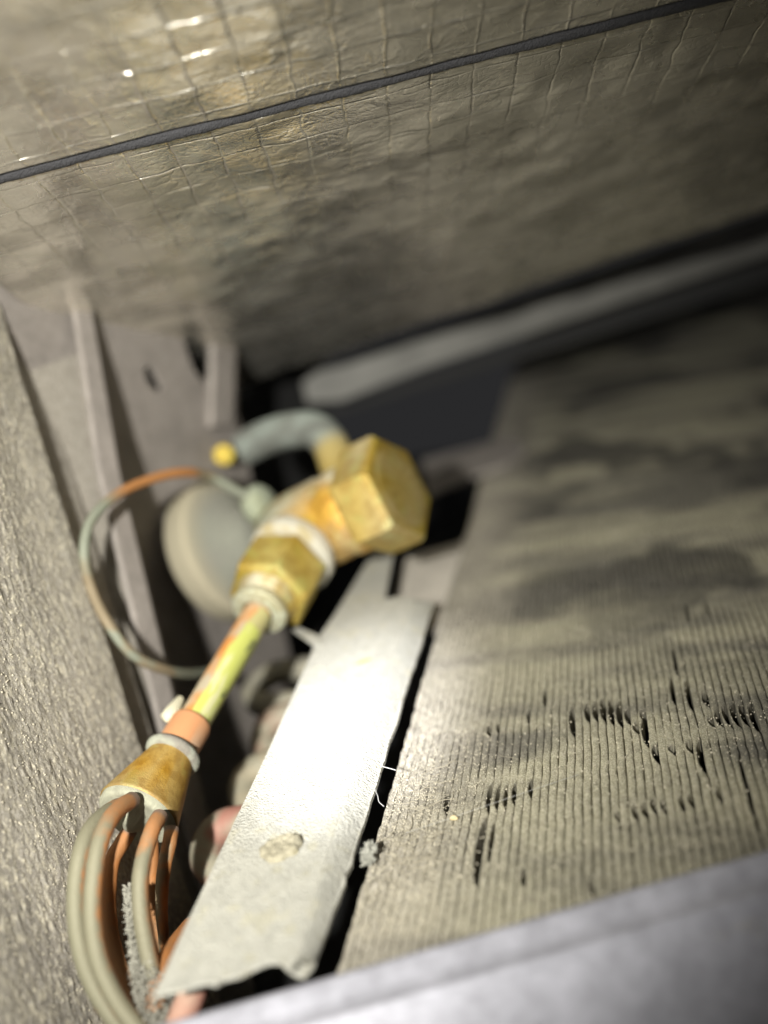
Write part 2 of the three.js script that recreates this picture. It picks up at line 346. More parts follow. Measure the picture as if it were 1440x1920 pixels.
// ---------------------------------------------------------------- evaporator coil
const coil = thing('evaporator_coil', COIL.at(0.1, 0.2, 0), 'dusty evaporator coil of fine upright fins, some bent with black gaps', 'evaporator coil');
{
  const p = 0.0025, NF = 122, dir = Math.sign(COIL.px(1200, 1500)[0]);
  const vy = Math.sign(COIL.px(850, 1100)[1]);
  const notches = Array.from({ length: NF }, () => []);
  const N = (px, py, len, amp = 0.55) => {
    const [u, v] = COIL.px(px, py), a = COIL.px(px, py - len / 2)[1], b = COIL.px(px, py + len / 2)[1];
    const i = Math.round(u * dir / p) - 1;
    if (i >= 0 && i < NF) notches[i].push([v, Math.abs(a - b) / 2 * 1.25, Math.min(0.78, amp * 1.25)]);
  };
  // bent spots, seen in the photograph
  [[1084, 1350, 44], [1111, 1333, 30], [1124, 1331, 30], [1141, 1327, 38], [1157, 1330, 42], [1172, 1336, 38], [1187, 1341, 26], [1214, 1338, 18], [1203, 1360, 20], [1220, 1368, 46], [1231, 1410, 30],
    [1264, 1242, 44, 0.3], [1271, 1292, 40, 0.4], [1303, 1300, 46, 0.45], [1323, 1312, 20], [1338, 1350, 16], [1356, 1344, 26, 0.7], [1372, 1340, 32, 0.75], [1388, 1338, 36, 0.75], [1404, 1338, 36, 0.75], [1426, 1344, 44, 0.6],
    [1275, 1402, 14], [1297, 1398, 18], [1320, 1415, 50, 0.5], [920, 1365, 24], [934, 1362, 18, 0.3], [1000, 1340, 24, 0.3], [838, 1502, 34, 0.5], [925, 1492, 44, 0.35], [942, 1490, 40, 0.35], [958, 1488, 38, 0.35], [974, 1484, 34, 0.35], [1000, 1474, 28, 0.4],
    [908, 1590, 100, 0.6], [922, 1575, 60, 0.35], [1196, 1522, 26, 0.5], [1212, 1516, 24, 0.5], [1232, 1508, 26, 0.5], [1250, 1510, 22, 0.4], [1283, 1505, 24, 0.4], [1299, 1503, 22, 0.4], [1160, 1528, 16, 0.4],
    [1402, 1480, 120, 0.3], [985, 1640, 30, 0.4], [1026, 1305, 26, 0.35], [1290, 1150, 30, 0.3], [1335, 1140, 26, 0.3], [1116, 1660, 24, 0.4], [1350, 1490, 26, 0.4]].forEach((a) => N(...a));
  const near = COIL.px(640, 2010)[1], L0 = vy * near, L1 = 1.1;
  // stations along a fin, closer together towards the camera
  const all = []; { let t = L0 - 0.06; while (t < L1) { all.push(t); const z = Math.max(0.2, 0.233 + 0.9 * t); t += z * 0.0042; } all.push(L1); }
  const PROF = [[-1, -0.009], [-0.985, -0.00025], [-0.75, 0.00005], [-0.1, 0.00008], [0.5, -0.0001], [0.96, -0.00062], [1, -0.009]];
  const DUSTC = [0.5, 0.475, 0.36], GREY = [0.20, 0.19, 0.16], PALE = [0.5, 0.465, 0.4];
  const la = COIL.px(400, 1925), lb = COIL.px(1440, 1626);             // the fins end just behind the pan lip
  for (let i = 0; i < NF; i++) {
    const pos = [], col = [], uv = [], idx = [], C = PROF.length;
    const foot = vy * mix(la[1], lb[1], ((i + 0.5) * p * dir - la[0]) / (lb[0] - la[0])), st = [foot, ...all.filter((t) => t > foot + 0.0004)];
    const jit = (hash(i, 5, 1) - 0.5) * 0.00012, ht = (hash(i, 9, 2) - 0.5) * 0.0003;
    st.forEach((t) => {
      const v = t * vy;
      let g = 0, lean = 0;
      for (const [c, h, a] of notches[i]) { const k = (v - c) / h; if (Math.abs(k) < 1) { g = Math.max(g, a * Math.sqrt(1 - k * k)); } if (Math.abs(k) < 2.2) lean += a * 0.25 * Math.exp(-k * k); }
      const s0 = (i + 0.5) * p, wav = 0.0007 * (fbm(s0 * 70, t * 70, 3, 3) - 0.5) + 0.0003 * (vnoise(s0 * 160, t * 260, 13) - 0.5);
      const matted = g > 0 ? 0 : Math.max(smooth(0.56, 0.68, fbm(s0 * 80, t * 60, 61, 4)), 0.9 * smooth(0.022, 0.004, s0) * smooth(0.35, 0.6, fbm(s0 * 300, t * 120, 71, 3)), smooth(0.02, 0.0, t - foot * vy) * smooth(0.4, 0.6, fbm(s0 * 120, t * 90, 81, 3)));
      const edgeL = 0.487 + 0.05 * (vnoise(i * 7.3, t * 700, 2) - 0.5), edgeR = 0.487 + 0.05 * (vnoise(i * 5.1, t * 700, 12) - 0.5);
      const left = s0 - edgeL * p + jit + wav - lean * 0.0010, right = s0 + edgeR * p + jit + wav - g * p - lean * 0.0005;
      const soft = smooth(0.03, 0.0, s0) * smooth(-0.02, 0.03, t) ;    // matted with lint at the outer edge
      PROF.forEach(([a, b], k) => {
        const s = mix(left, right, (a + 1) / 2);
        const inside = k > 0 && k < C - 1;
        let h = (k === 0 || k === C - 1 ? mix(b, -0.0007, matted) : mix(b, b * 0.35, matted)) + ht + (inside ? 0.0005 * (fbm(s * 1500, t * 1100, 7, 3) - 0.5) + 0.0007 * (fbm(s * 60, t * 60, 17, 2) - 0.5) : 0);
        if (inside && soft > 0) h += soft * 0.0012 * (vnoise(s * 800, t * 500, 33) - 0.45);
        if (k >= 3 && inside) h += g * 0.0005;
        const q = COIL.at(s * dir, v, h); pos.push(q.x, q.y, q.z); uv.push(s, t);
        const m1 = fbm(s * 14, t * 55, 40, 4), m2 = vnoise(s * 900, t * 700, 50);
        let c = mix3(GREY, DUSTC, smooth(0.3, 0.68, m1)); c = mix3(c, [0.055, 0.052, 0.046], 0.8 * smooth(0.5, 0.64, fbm(s * 26, t * 20, 91, 4)) * smooth(0.12, 0.3, t + 0.6 * s)); c = mix3(c, PALE, 0.75 * smooth(0.045, 0.004, s) + 0.35 * Math.pow(m2, 4));  // soot blotches masked to the far end, painted to deepen its shade
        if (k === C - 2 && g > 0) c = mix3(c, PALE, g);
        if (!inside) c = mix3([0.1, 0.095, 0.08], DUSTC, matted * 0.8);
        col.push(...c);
      });
    });
    for (let j = 0; j < st.length - 1; j++) for (let k = 0; k < C - 1; k++) { const a = j * C + k; dir * vy > 0 ? idx.push(a, a + 1, a + C, a + 1, a + C + 1, a + C) : idx.push(a, a + C, a + 1, a + 1, a + C, a + C + 1); }
    const g = new THREE.BufferGeometry();
    g.setAttribute('position', new THREE.Float32BufferAttribute(pos, 3)); g.setAttribute('uv', new THREE.Float32BufferAttribute(uv, 2)); g.setAttribute('color', new THREE.Float32BufferAttribute(col, 3));
    g.setIndex(idx); g.computeVertexNormals();
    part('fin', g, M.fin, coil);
  }
  const core = new THREE.BoxGeometry(NF * p - 0.004, L1 - 0.03, 0.03).translate(dir * NF * p / 2, vy * (L1 + 0.03) / 2, -0.026).applyMatrix4(COIL.m());
  part('core', core, M.dark, coil);
  // the frame tab by the valve and the plate beside it
  part('frame_tab', slab(COIL, [[790, 862], [970, 815], [985, 845], [950, 870], [905, 884], [800, 925]], 0.003, { h: 0.002, bevel: 0.0008 }), M.greySheet, coil);
  part('side_plate', slab(COIL, [[757, 1044], [872, 1012], [838, 1120], [815, 1185], [735, 1135]], 0.003, { h: 0.001, bevel: 0.0012 }), std([0.66, 0.62, 0.56], 0.85, 0, { map: blotch, bumpMap: grain, bumpScale: 0.0006 }), coil);
  // lint caught across the fins at the outer edge
  const fib = [];
  for (let k = 0; k < 135; k++) {
    const edge = k < 105;
    const [u, v] = edge ? COIL.px(rr(670, 800), rr(1440, 1650)) : COIL.px(rr(760, 1300), rr(1330, 1640));
    if (u * dir < 0.0005) continue;
    const pts = []; let a = rr(-0.35, 0.5) * (edge ? 1 : 2.5), uu = u, vv = v; const n = edge ? 6 : 4, stp = rr(0.0009, 0.0028);
    for (let q = 0; q < n; q++) { pts.push(COIL.at(uu, vv, rr(0.0002, 0.0007))); a += rr(-0.6, 0.6); uu += dir * stp * Math.cos(a); vv += stp * Math.sin(a) * vy; }
    fib.push(tube(pts, rr(0.00006, edge ? 0.00015 : 0.00008), { seg: 14, rad: 5, caps: false }));
  }
  part('lint', mergeGeometries(fib), M.lint, coil, null, 'stuff');
  const NG = 6500, im = new THREE.InstancedMesh(new THREE.IcosahedronGeometry(0.0003, 0), M.dusty2, NG), m4 = new THREE.Matrix4(), q = new THREE.Quaternion(), ci = new THREE.Matrix4().copy(coil.matrixWorld).invert();
  for (let i = 0; i < NG; i++) {
    const e = rnd() < 0.35, [u, v] = e ? COIL.px(rr(650, 820), rr(1380, 1760)) : COIL.px(rr(640, 1480), rr(1180, 1760));
    const k = rr(0.3, 1) * (rnd() < 0.02 ? 1.6 : 1); q.setFromEuler(new THREE.Euler(rr(0, 6), rr(0, 6), rr(0, 6)));
    const uu = u * dir < 0.0003 ? dir * rr(0.0004, 0.03) : u;
    m4.compose(COIL.at(uu, v, 0.00015), q, V3(k, k * rr(0.6, 1.4), k * rr(0.5, 1.2))).premultiply(ci); im.setMatrixAt(i, m4);
  }
  im.name = 'dust_grains'; im.userData.kind = 'stuff'; im.castShadow = im.receiveShadow = true; coil.add(im);

  // return bends at the side of the coil, half hidden by the white plate
  const bend = (px, py, z, r, R, colr, ang) => {
    const c = P(px, py, z), ax = COIL.x.clone().multiplyScalar(-dir), a2 = COIL.y.clone().multiplyScalar(Math.cos(ang)).addScaledVector(COIL.n, Math.sin(ang)).normalize(), pts = [];
    pts.push(c.clone().addScaledVector(a2, -R).addScaledVector(ax, -0.03));
    for (let k = 0; k <= 10; k++) { const a = -Math.PI / 2 + k / 10 * Math.PI; pts.push(c.clone().addScaledVector(a2, R * Math.sin(a)).addScaledVector(ax, R * Math.cos(a))); }
    pts.push(c.clone().addScaledVector(a2, R).addScaledVector(ax, -0.03));
    const f = dustOn(colr, [0.3, 0.28, 0.21], 0.7, 200);
    part('return_bend', tube(pts, r, { seg: 60, rad: 18, color: (t, n, q) => f(q, n) }), M.copper, coil);
  };
  bend(432, 1590, 0.33, 0.0062, 0.0085, [0.36, 0.17, 0.13], 0.5);
  bend(500, 1475, 0.37, 0.0066, 0.009, [0.34, 0.29, 0.2], 0.4);
  bend(535, 1380, 0.40, 0.0062, 0.009, [0.3, 0.19, 0.14], 0.5);
  bend(520, 1290, 0.43, 0.0055, 0.011, [0.26, 0.25, 0.21], 0.2);
  // header tube under the lower edge of the plate
  const f = dustOn([0.58, 0.22, 0.17], DUST, 0.35, 150);
  part('header_tube', tube([P(380, 1770, 0.262), P(364, 1850, 0.252), P(335, 1930, 0.243), P(318, 2000, 0.236)], 0.0038, { seg: 30, rad: 18, color: (t, n, q) => f(q, n) }), M.copper, coil);
}

// ---------------------------------------------------------------- white end plate of the coil
{
  const zp = (px, py) => { const z = zCoil(px, py); return z; };
  const f = frame(P(290, 1860, 0.2275), P(592, 1808, 0.226), P(700, 1035, 0.455), P(650, 1200, 0.40).sub(P(420, 1840, 0.23)));
  const t = thing('end_plate', f.at(0, 0.1, 0), 'bright white dusty metal end plate left of the coil fins', 'metal plate');
  const crease = [[775, 1122], [722, 1260], [668, 1420], [614, 1600], [556, 1800]];
  const left = [[287, 1866], [330, 1772], [420, 1580], [500, 1412], [582, 1228], [590, 1205], [628, 1150], [664, 1092], [700, 1034], [722, 1028], [738, 1034], [730, 1080], [722, 1122], [748, 1118]];
  const torn = [[548, 1812], [538, 1817], [524, 1804], [505, 1804], [480, 1814], [448, 1830], [418, 1836], [404, 1846], [388, 1842], [340, 1856]];
  part('face', slab(f, [...left, ...crease, ...torn], 0.0012, { bevel: 0.0003 }), M.whitePlate, t);
  // the folded flange on the side of the fins
  const out = [[815, 1130], [768, 1275], [716, 1440], [652, 1640], [590, 1808]];
  const pos = [], uv = [], idx = [];
  const NSEG = 40;
  const lerpP = (l, k) => { const x = k * (l.length - 1), i = Math.min(l.length - 2, Math.floor(x)), q = x - i; return [mix(l[i][0], l[i + 1][0], q), mix(l[i][1], l[i + 1][1], q)]; };
  const ROWS = 8;
  for (let side = 0; side < 2; side++) for (let i = 0; i <= NSEG; i++) for (let j = 0; j <= ROWS; j++) {
    const a = lerpP(crease, i / NSEG), b = lerpP(out, i / NSEG), k = j / ROWS;
    const px = mix(a[0], b[0], k), py = mix(a[1], b[1], k), nick = j === ROWS ? 0.0008 * (vnoise(i * 0.9, 5) - 0.5) : 0;
    const drop = -0.0042 * Math.pow(k, 1.25) + 0.00003;
    const [u, v] = f.px(px, py, drop);
    const q = f.at(u + nick, v, drop - side * 0.0011); pos.push(q.x, q.y, q.z); uv.push(u, v);
  }
  const W = ROWS + 1, S = (NSEG + 1) * W;
  for (let i = 0; i < NSEG; i++) for (let j = 0; j < ROWS; j++) { const a = i * W + j; idx.push(a, a + W, a + 1, a + 1, a + W, a + W + 1); const b = a + S; idx.push(b, b + 1, b + W, b + 1, b + W + 1, b + W); }
  for (let i = 0; i < NSEG; i++) for (const j of [0, ROWS]) { const a = i * W + j; idx.push(a, a + S, a + W, a + W, a + S, a + W + S); }
  for (const i of [0, NSEG]) for (let j = 0; j < ROWS; j++) { const a = i * W + j; idx.push(a, a + 1, a + S, a + 1, a + S + 1, a + S); }
  const g = new THREE.BufferGeometry(); g.setAttribute('position', new THREE.Float32BufferAttribute(pos, 3)); g.setAttribute('uv', new THREE.Float32BufferAttribute(uv, 2)); g.setIndex(idx); g.computeVertexNormals();
  part('side_flange', g, M.whitePlate, t);
  // the curled tongue at the torn lower corner
  part('bent_tongue', slab(f, [[536, 1818], [552, 1806], [592, 1802], [588, 1812], [570, 1832], [556, 1830]], 0.001, { h: -0.0034, bevel: 0.0003 }), M.whitePlate, t);
  // small tab beside the nut
  part('tab', slab(f, [[548, 1180], [556, 1174], [600, 1192], [604, 1212], [584, 1206]], 0.001, { h: 0.0006, bevel: 0.0003 }), M.whitePlate, t);
  // raised oval rivet head with a crust
  const [du, dv] = f.px(527, 1592), dp = [], N = 40, A = 0.0064, B = 0.0048;
  const og = new THREE.SphereGeometry(1, 48, 20, 0, Math.PI * 2, 0, Math.PI / 2); og.rotateX(Math.PI / 2);
  const op = og.attributes.position;
  for (let i = 0; i < op.count; i++) { const x = op.getX(i), y = op.getY(i), z = op.getZ(i), a = Math.atan2(y, x), r = 1 + 0.22 * (fbm(Math.cos(a) * 2 + 5, Math.sin(a) * 2 + 5, 2, 3) - 0.5) * 2; op.setXYZ(i, x * r * A, y * r * B, 0.0017 * Math.min(1, z * 1.9) * (1 + 0.25 * x) + 0.0013 * (fbm(x * 4 + 3, y * 4 + 3, 1, 3) - 0.5) * smooth(0, 0.4, z)); }
  og.computeVertexNormals(); for (let i = 0; i < op.count; i++) og.attributes.uv.setXY(i, op.getX(i), op.getY(i)); og.rotateZ(0.25); og.translate(du, dv, -0.00005); og.applyMatrix4(f.m());
  part('rivet', og, M.dimple, t, 'crusted oval rivet head');
  const sg = new THREE.CircleGeometry(0.0022, 20); sg.scale(1.5, 0.5, 1); sg.rotateZ(0.5); const [su, sv] = f.px(682, 1240); sg.translate(su, sv, 0.00005); sg.applyMatrix4(f.m());
  part('rust_spot', sg, std([0.5, 0.32, 0.12], 0.9, 0), t);
}

// ---------------------------------------------------------------- drain pan lip in front
{
  const z = inv(1.55, 0.0, 0.00185), f = fr3(z, [400, 1890], [1440, 1590], [1440, 1900], [335, 1908], [1440, 1590]);
  const t = thing('drain_pan', f.at(0.05, 0, 0), 'pale grey metal drain pan with folded lip in front of the fins', 'drain pan');
  // cross-section swept along the lip: rolled lip, groove, sloping face
  const A = P(160, 1959, 0.221), B = P(2400, 1313, 0.238), dirL = B.clone().sub(A), len = dirL.length(); dirL.normalize();
  const down = P(1000, 1980, 0.208).sub(P(930, 1738, 0.2267)); down.addScaledVector(dirL, -down.dot(dirL)).normalize();
  const out = V3().crossVectors(dirL, down).normalize(); if (out.dot(camera.position.clone().sub(A)) < 0) out.negate();
  const prof = [[0.004, -0.012], [0.0006, -0.010], [0, -0.006], [-0.0002, -0.002], [0.0004, -0.0006], [0.0016, 0], [0.005, 0], [0.0078, 0.0001], [0.009, 0.0011], [0.0099, 0.0014], [0.0112, 0.001], [0.0135, 0], [0.02, -0.0006], [0.03, -0.0012], [0.05, -0.0025], [0.08, -0.0045]];
  const n = 120, pos = [], uv = [], idx = [];
  for (let s = 0; s < 2; s++) for (let i = 0; i <= n; i++) prof.forEach(([d, h]) => {
    const l = i / n * len, wob = 0.0005 * (fbm(l * 40, d * 100, 3, 3) - 0.5);
    const q = A.clone().addScaledVector(dirL, l).addScaledVector(down, d + wob).addScaledVector(out, h + wob - s * 0.0012); pos.push(q.x, q.y, q.z); uv.push(l, d);
  });
  const C = prof.length, S = (n + 1) * C;
  for (let i = 0; i < n; i++) for (let k = 0; k < C - 1; k++) { const a = i * C + k; idx.push(a, a + 1, a + C, a + 1, a + C + 1, a + C); const b = a + S; idx.push(b, b + C, b + 1, b + 1, b + C, b + C + 1); }
  for (let k = 0; k < C - 1; k++) { idx.push(k, k + S, k + 1, k + 1, k + S, k + 1 + S); const a = n * C + k; idx.push(a, a + 1, a + S, a + 1, a + S + 1, a + S); }
  const g = new THREE.BufferGeometry(); g.setAttribute('position', new THREE.Float32BufferAttribute(pos, 3)); g.setAttribute('uv', new THREE.Float32BufferAttribute(uv, 2)); g.setIndex(idx); g.computeVertexNormals();
  part('pan_wall', g, M.pan, t);
}

// ---------------------------------------------------------------- expansion valve
const capC = P(752, 912, 0.392), rearC = P(540, 985, 0.437);
{
  const t = thing('expansion_valve', P(600, 960, 0.42), 'brass expansion valve with hexagonal cap and nut, above the white plate', 'expansion valve');
  const ax = capC.clone().sub(rearC).normalize();
  // aim the cap more to the side, as seen
  const view = camera.getWorldDirection(V3());
  const side = P(752 + 200, 912 - 92, 0.392).sub(P(752, 912, 0.392)).normalize();
  const cam = (x, y, z) => V3(x, y, z).transformDirection(camera.matrixWorld), axis = cam(0.79, 0.36, 0.49);
  const br = dustOn(BRASS, CREAM, 0.5, 120), brD = dustOn([0.5, 0.29, 0.04], CREAM, 0.6, 120), patina = dustOn([0.3, 0.32, 0.22], VERDI, 1, 120);
  const back = (d, r) => capC.clone().addScaledVector(axis, -d);
  const CAPH = 0.0205;
  const cap = part('hex_cap', colourise(hexPrism(back(CAPH), axis, 0.0420, CAPH, cam(-50, 100, 7), 0.09), (p, n) => mix3(BRASS, CREAM, clamp(0.12 + 0.7 * smooth(0.45, 0.7, fbm(p.x * 70, p.y * 70, p.z * 70, 4)) - 0.35 * Math.max(0, n.dot(axis))))), M.brass, t);  // end face takes less cream, painting the side turned from the torch darker
  // raised disc and rim on the end of the cap
  part('cap_face', colourise(turned(back(0.0004), axis, [[0, 0.0009], [0.012, 0.0009], [0.0145, 0.0008], [0.0165, 0.0006], [0.0185, 0.0002], [0.019, -0.001]]), br), M.brass, cap);
  part('valve_body', colourise(turned(back(CAPH + 0.048), axis, [[0, 0], [0.013, 0], [0.0165, 0.0015], [0.0182, 0.008], [0.0188, 0.02], [0.0188, 0.032], [0.018, 0.035], [0.0182, 0.037], [0.0192, 0.04], [0.0192, 0.046], [0.0165, 0.0485]]), (p, n) => { const q = brD(p, n), d = p.clone().sub(capC).dot(axis); return mix3(q, VERDI, 0.85 * smooth(-0.043, -0.06, d)); }), M.brass, t);
  // power head: large disc behind
  const hc = P(436, 1026, 0.452);
  const head = part('power_head', colourise(turned(hc, axis, [[0, -0.012], [0.02, -0.011], [0.0325, -0.0105], [0.034, -0.009], [0.0345, 0.001], [0.033, 0.0035], [0.03, 0.004], [0.024, 0.0065], [0.017, 0.0105], [0.013, 0.016], [0.0125, 0.022], [0, 0.022]], 64), (p, n) => { const k = fbm(p.x * 60, p.y * 60, p.z * 60, 3), r = p.clone().sub(hc); const rad = r.clone().addScaledVector(axis, -r.dot(axis)).length(); return mix3(mix3([0.23, 0.22, 0.195], VERDI, k * 0.6), [0.36, 0.325, 0.235], smooth(0.0285, 0.031, rad)); }), M.dusty, t, 'pale corroded diaphragm disc');
  // solder beads in green corrosion where the sensing tube enters
  part('solder_joint', colourise(turned(P(486, 948, 0.425), axis, [[0, -0.006], [0.007, -0.005], [0.0095, -0.001], [0.009, 0.003], [0.0065, 0.0055], [0, 0.0065]]), patina), M.dusty, t);
  // outlet: dusty flange, hexagonal nut, tapered collar
  const oA = P(566, 1012, 0.408), oB = P(248, 1543, 0.297), oax = oB.clone().sub(oA).normalize();
  const on = (d) => oA.clone().addScaledVector(oax, d + 0.010);
  part('outlet_neck', colourise(turned(on(-0.016), oax, [[0, 0], [0.013, 0], [0.0145, 0.008], [0.0145, 0.012], [0.0172, 0.0125], [0.0180, 0.0145], [0.0180, 0.0185], [0.0168, 0.0205], [0.013, 0.021], [0, 0.021]]), (p, n) => mix3([0.5, 0.48, 0.4], [0.4, 0.33, 0.17], smooth(0.5, 0.75, fbm(p.x * 150, p.y * 150, p.z * 150, 3)))), M.dusty, t);
  part('outlet_nut', colourise(hexPrism(on(0.0055), oax, 0.0305, 0.0225, cam(29, 66, 0), 0.1), (p, n) => mix3(BRASS, [0.55, 0.47, 0.17], smooth(0.4, 0.7, fbm(p.x * 90, p.y * 90, p.z * 90, 4)))), M.brass, t);
  part('nut_collar', colourise(turned(on(0.027), oax, [[0.0130, 0], [0.0122, 0.003], [0.0105, 0.0055], [0.0104, 0.0062], [0.0112, 0.0068], [0.0113, 0.0092], [0.0104, 0.0104], [0.0062, 0.0108]]), (p, n) => { const d = p.clone().sub(oA).dot(oax); return mix3(dustOn(BRASS, CREAM, 0.6, 200)(p, n), [0.5, 0.51, 0.38], smooth(0.0435, 0.045, d)); }), M.brass, t);
  // suction elbow behind, grey green
  const el = dustOn([0.13, 0.135, 0.12], [0.22, 0.25, 0.225], 1, 120);
  part('elbow_pipe', tube([P(456, 842, 0.468), P(495, 822, 0.465), P(540, 808, 0.458), P(588, 806, 0.452), P(618, 832, 0.444), P(640, 890, 0.436)], 0.0085, { seg: 60, rad: 24, color: (q, n, p) => mix3(el(p, n), BRASS, 0.7 * smooth(0.72, 0.85, q)) }), M.dusty, t);
  // thin sensing tube looping over to the left
  const sens = [[492, 945, 0.42], [440, 918, 0.418], [395, 893, 0.414], [340, 886, 0.398], [270, 903, 0.38], [205, 938, 0.362], [168, 982, 0.353], [158, 1040, 0.348], [172, 1105, 0.35], [205, 1172, 0.346], [250, 1228, 0.348], [310, 1256, 0.358], [380, 1262, 0.385], [440, 1240, 0.415]];
  part('sensing_tube', tube(sens.map((a) => P(...a)), 0.0020, { seg: 140, rad: 14, color: (q, n, p) => { const k = fbm(p.x * 120, p.y * 120, p.z * 120, 3); const bare = smooth(0.14, 0.17, q) * smooth(0.4, 0.33, q); return mix3(mix3([0.2, 0.215, 0.165], [0.22, 0.175, 0.11], smooth(0.42, 0.62, k)), [0.45, 0.2, 0.065], bare * 0.95); } }), M.copper, t);
}
// small brass stub on the back panel
tag(part('brass_plug', colourise(turned(P(420, 853, 0.476), P(420, 853, 0.4).sub(P(420, 853, 0.476)), [[0, 0], [0.0046, 0], [0.0052, 0.001], [0.0052, 0.006], [0.0046, 0.0072], [0.002, 0.0074], [0, 0.0066]], 24), () => [0.6, 0.46, 0.08]), M.brass), 'small round brass plug on the back wall beside the grey elbow pipe', 'plug');

// ---------------------------------------------------------------- distributor with its capillary tubes
{
  const t = thing('refrigerant_distributor', P(300, 1450, 0.31), 'copper tube and brass cone fanning into thin dusty copper tubes', 'distributor');
  const a = P(566, 1012, 0.408), b = P(248, 1543, 0.297), ax = b.clone().sub(a).normalize(), L = b.distanceTo(a);
  const on = (d) => a.clone().addScaledVector(ax, d);
  // the bare tube with its sleeve at the lower end
  const cu = dustOn([0.62, 0.27, 0.07], DUST, 0.55, 130);
  const tubeD0 = 0.044, tubeD1 = L - 0.0285;
  part('feed_tube', tube([on(tubeD0), on((tubeD0 + tubeD1) / 2), on(tubeD1)], 0.0054, { seg: 60, rad: 28, color: (q, n, p) => cu(p, n) }), M.copper, t);
  part('sleeve', colourise(turned(on(tubeD1 - 0.014), ax, [[0.0054, 0], [0.0066, 0.0008], [0.0071, 0.0022], [0.0071, 0.014], [0.0062, 0.0148]]), (p, n) => mix3([0.58, 0.28, 0.13], [0.48, 0.42, 0.32], 0.6 * smooth(0.45, 0.75, fbm(p.x * 160, p.y * 160, p.z * 160, 3)))), M.copper, t);
  part('solder_ring', colourise(turned(on(tubeD1 - 0.0006), ax, [[0.007, 0], [0.0092, 0.0006], [0.0097, 0.0018], [0.0093, 0.003], [0.0085, 0.0036], [0.0078, 0.004]]), (p, n) => mix3([0.34, 0.355, 0.285], [0.22, 0.2, 0.17], smooth(0.45, 0.7, fbm(p.x * 220, p.y * 220, p.z * 220, 3)))), M.dusty, t);
  // tape label on the tube
  const N = 128, lab = tex(N, 1, (u, v) => {
    const n = fbm(u * 6, v * 6, 3, 4, 6); let c = mix3([0.74, 0.76, 0.40], [0.8, 0.79, 0.6], smooth(0.45, 0.7, n));
    const ink = (x0, x1, y0, y1) => u > x0 && u < x1 && v > y0 && v < y1 && vnoise(u * 40, v * 60, 9) > 0.42;
    if (ink(0.45, 0.72, 0.24, 0.36) || ink(0.5, 0.66, 0.66, 0.73) || ink(0.3, 0.42, 0.12, 0.16)) c = mix3(c, [0.3, 0.32, 0.25], 0.7);
    if (v < 0.16) c = mix3(c, [0.72, 0.68, 0.5], 0.8);
    return c;
  }, true);
  lab.repeat.set(1, 1);
  const view = camera.position.clone().sub(on(0.07)).normalize(), e1 = view.clone().addScaledVector(ax, -view.dot(ax)).normalize(), e2 = V3().crossVectors(ax, e1).normalize();
  const rightish = P(900, 1250, 0.33).sub(P(440, 1250, 0.33)); if (e2.dot(rightish) < 0) e2.negate();
  const pos = [], uv = [], idx = [], nA = 20, nL = 40, d0 = 0.0488, d1 = tubeD1 - 0.0095;
  for (let s = 0; s < 2; s++) for (let i = 0; i <= nL; i++) for (let j = 0; j <= nA; j++) {
    const q = i / nL, ragged = 0.22 * (vnoise(q * 7, 3) - 0.5) + 0.1 * (vnoise(q * 23, 9) - 0.5), lo = -0.45 + ragged + 0.35 * smooth(0.35, 0, q), k = j / nA, an = mix(lo, 1.75, k);
    const r = 0.00565 - s * 0.0002 + (j === nA && !s ? 0.0004 : 0), dd = mix(d0, d1, q) + 0.0012 * (vnoise(k * 5, q * 3 + 20) - 0.5);
    const p = on(dd).addScaledVector(e1, r * Math.cos(an)).addScaledVector(e2, r * Math.sin(an)); pos.push(p.x, p.y, p.z); uv.push(k, q);
  }
  const W = nA + 1, S = (nL + 1) * W;
  for (let i = 0; i < nL; i++) for (let j = 0; j < nA; j++) { const k = i * W + j; idx.push(k, k + 1, k + W, k + 1, k + W + 1, k + W); }
  for (let i = 0; i < nL; i++) for (const j of [0, nA]) { const k = i * W + j; idx.push(k, k + S, k + W, k + W, k + S, k + W + S); }
  for (const i of [0, nL]) for (let j = 0; j < nA; j++) { const k = i * W + j; idx.push(k, k + 1, k + S, k + 1, k + S + 1, k + S); }
  const lg = new THREE.BufferGeometry(); lg.setAttribute('position', new THREE.Float32BufferAttribute(pos, 3)); lg.setAttribute('uv', new THREE.Float32BufferAttribute(uv, 2)); lg.setIndex(idx); lg.computeVertexNormals();
  part('tape_label', lg, std([0.9, 0.9, 0.9], 0.6, 0, { map: lab, side: THREE.DoubleSide }), t, 'worn yellow tape label with faded grey print');
  // pale flap of tape on the far side
  const fl = turned(on(tubeD1 - 0.0125).addScaledVector(e2, -0.0078).addScaledVector(e1, -0.002), ax, [[0, -0.009], [0.0014, -0.008], [0.0026, -0.002], [0.0028, 0.0015], [0, 0.003]], 14);
  part('tape_flap', colourise(fl, () => [0.6, 0.57, 0.42]), M.dusty, t);
  // brass cone: narrow at the ring, wide at the face
  const c0 = on(tubeD1 + 0.0022), CL = 0.0225, R0 = 0.0078, R1 = 0.0134;
  part('brass_cone', colourise(turned(c0, ax, [[0.0055, -0.0004], [R0 - 0.0006, 0], [R0, 0.0008], [mix(R0, R1, 0.5), CL * 0.5], [R1 - 0.0002, CL - 0.0012], [R1, CL - 0.0004], [R1 - 0.0005, CL]], 64), (p, n) => { const d = p.clone().sub(c0).dot(ax); return mix3(dustOn([0.5, 0.28, 0.025], [0.55, 0.44, 0.2], 0.35, 220)(p, n), [0.3, 0.26, 0.16], 0.5 * smooth(CL - 0.0018, CL - 0.0006, d)); }), M.brass, t);
  const fo = on(tubeD1 + 0.0022 + CL);
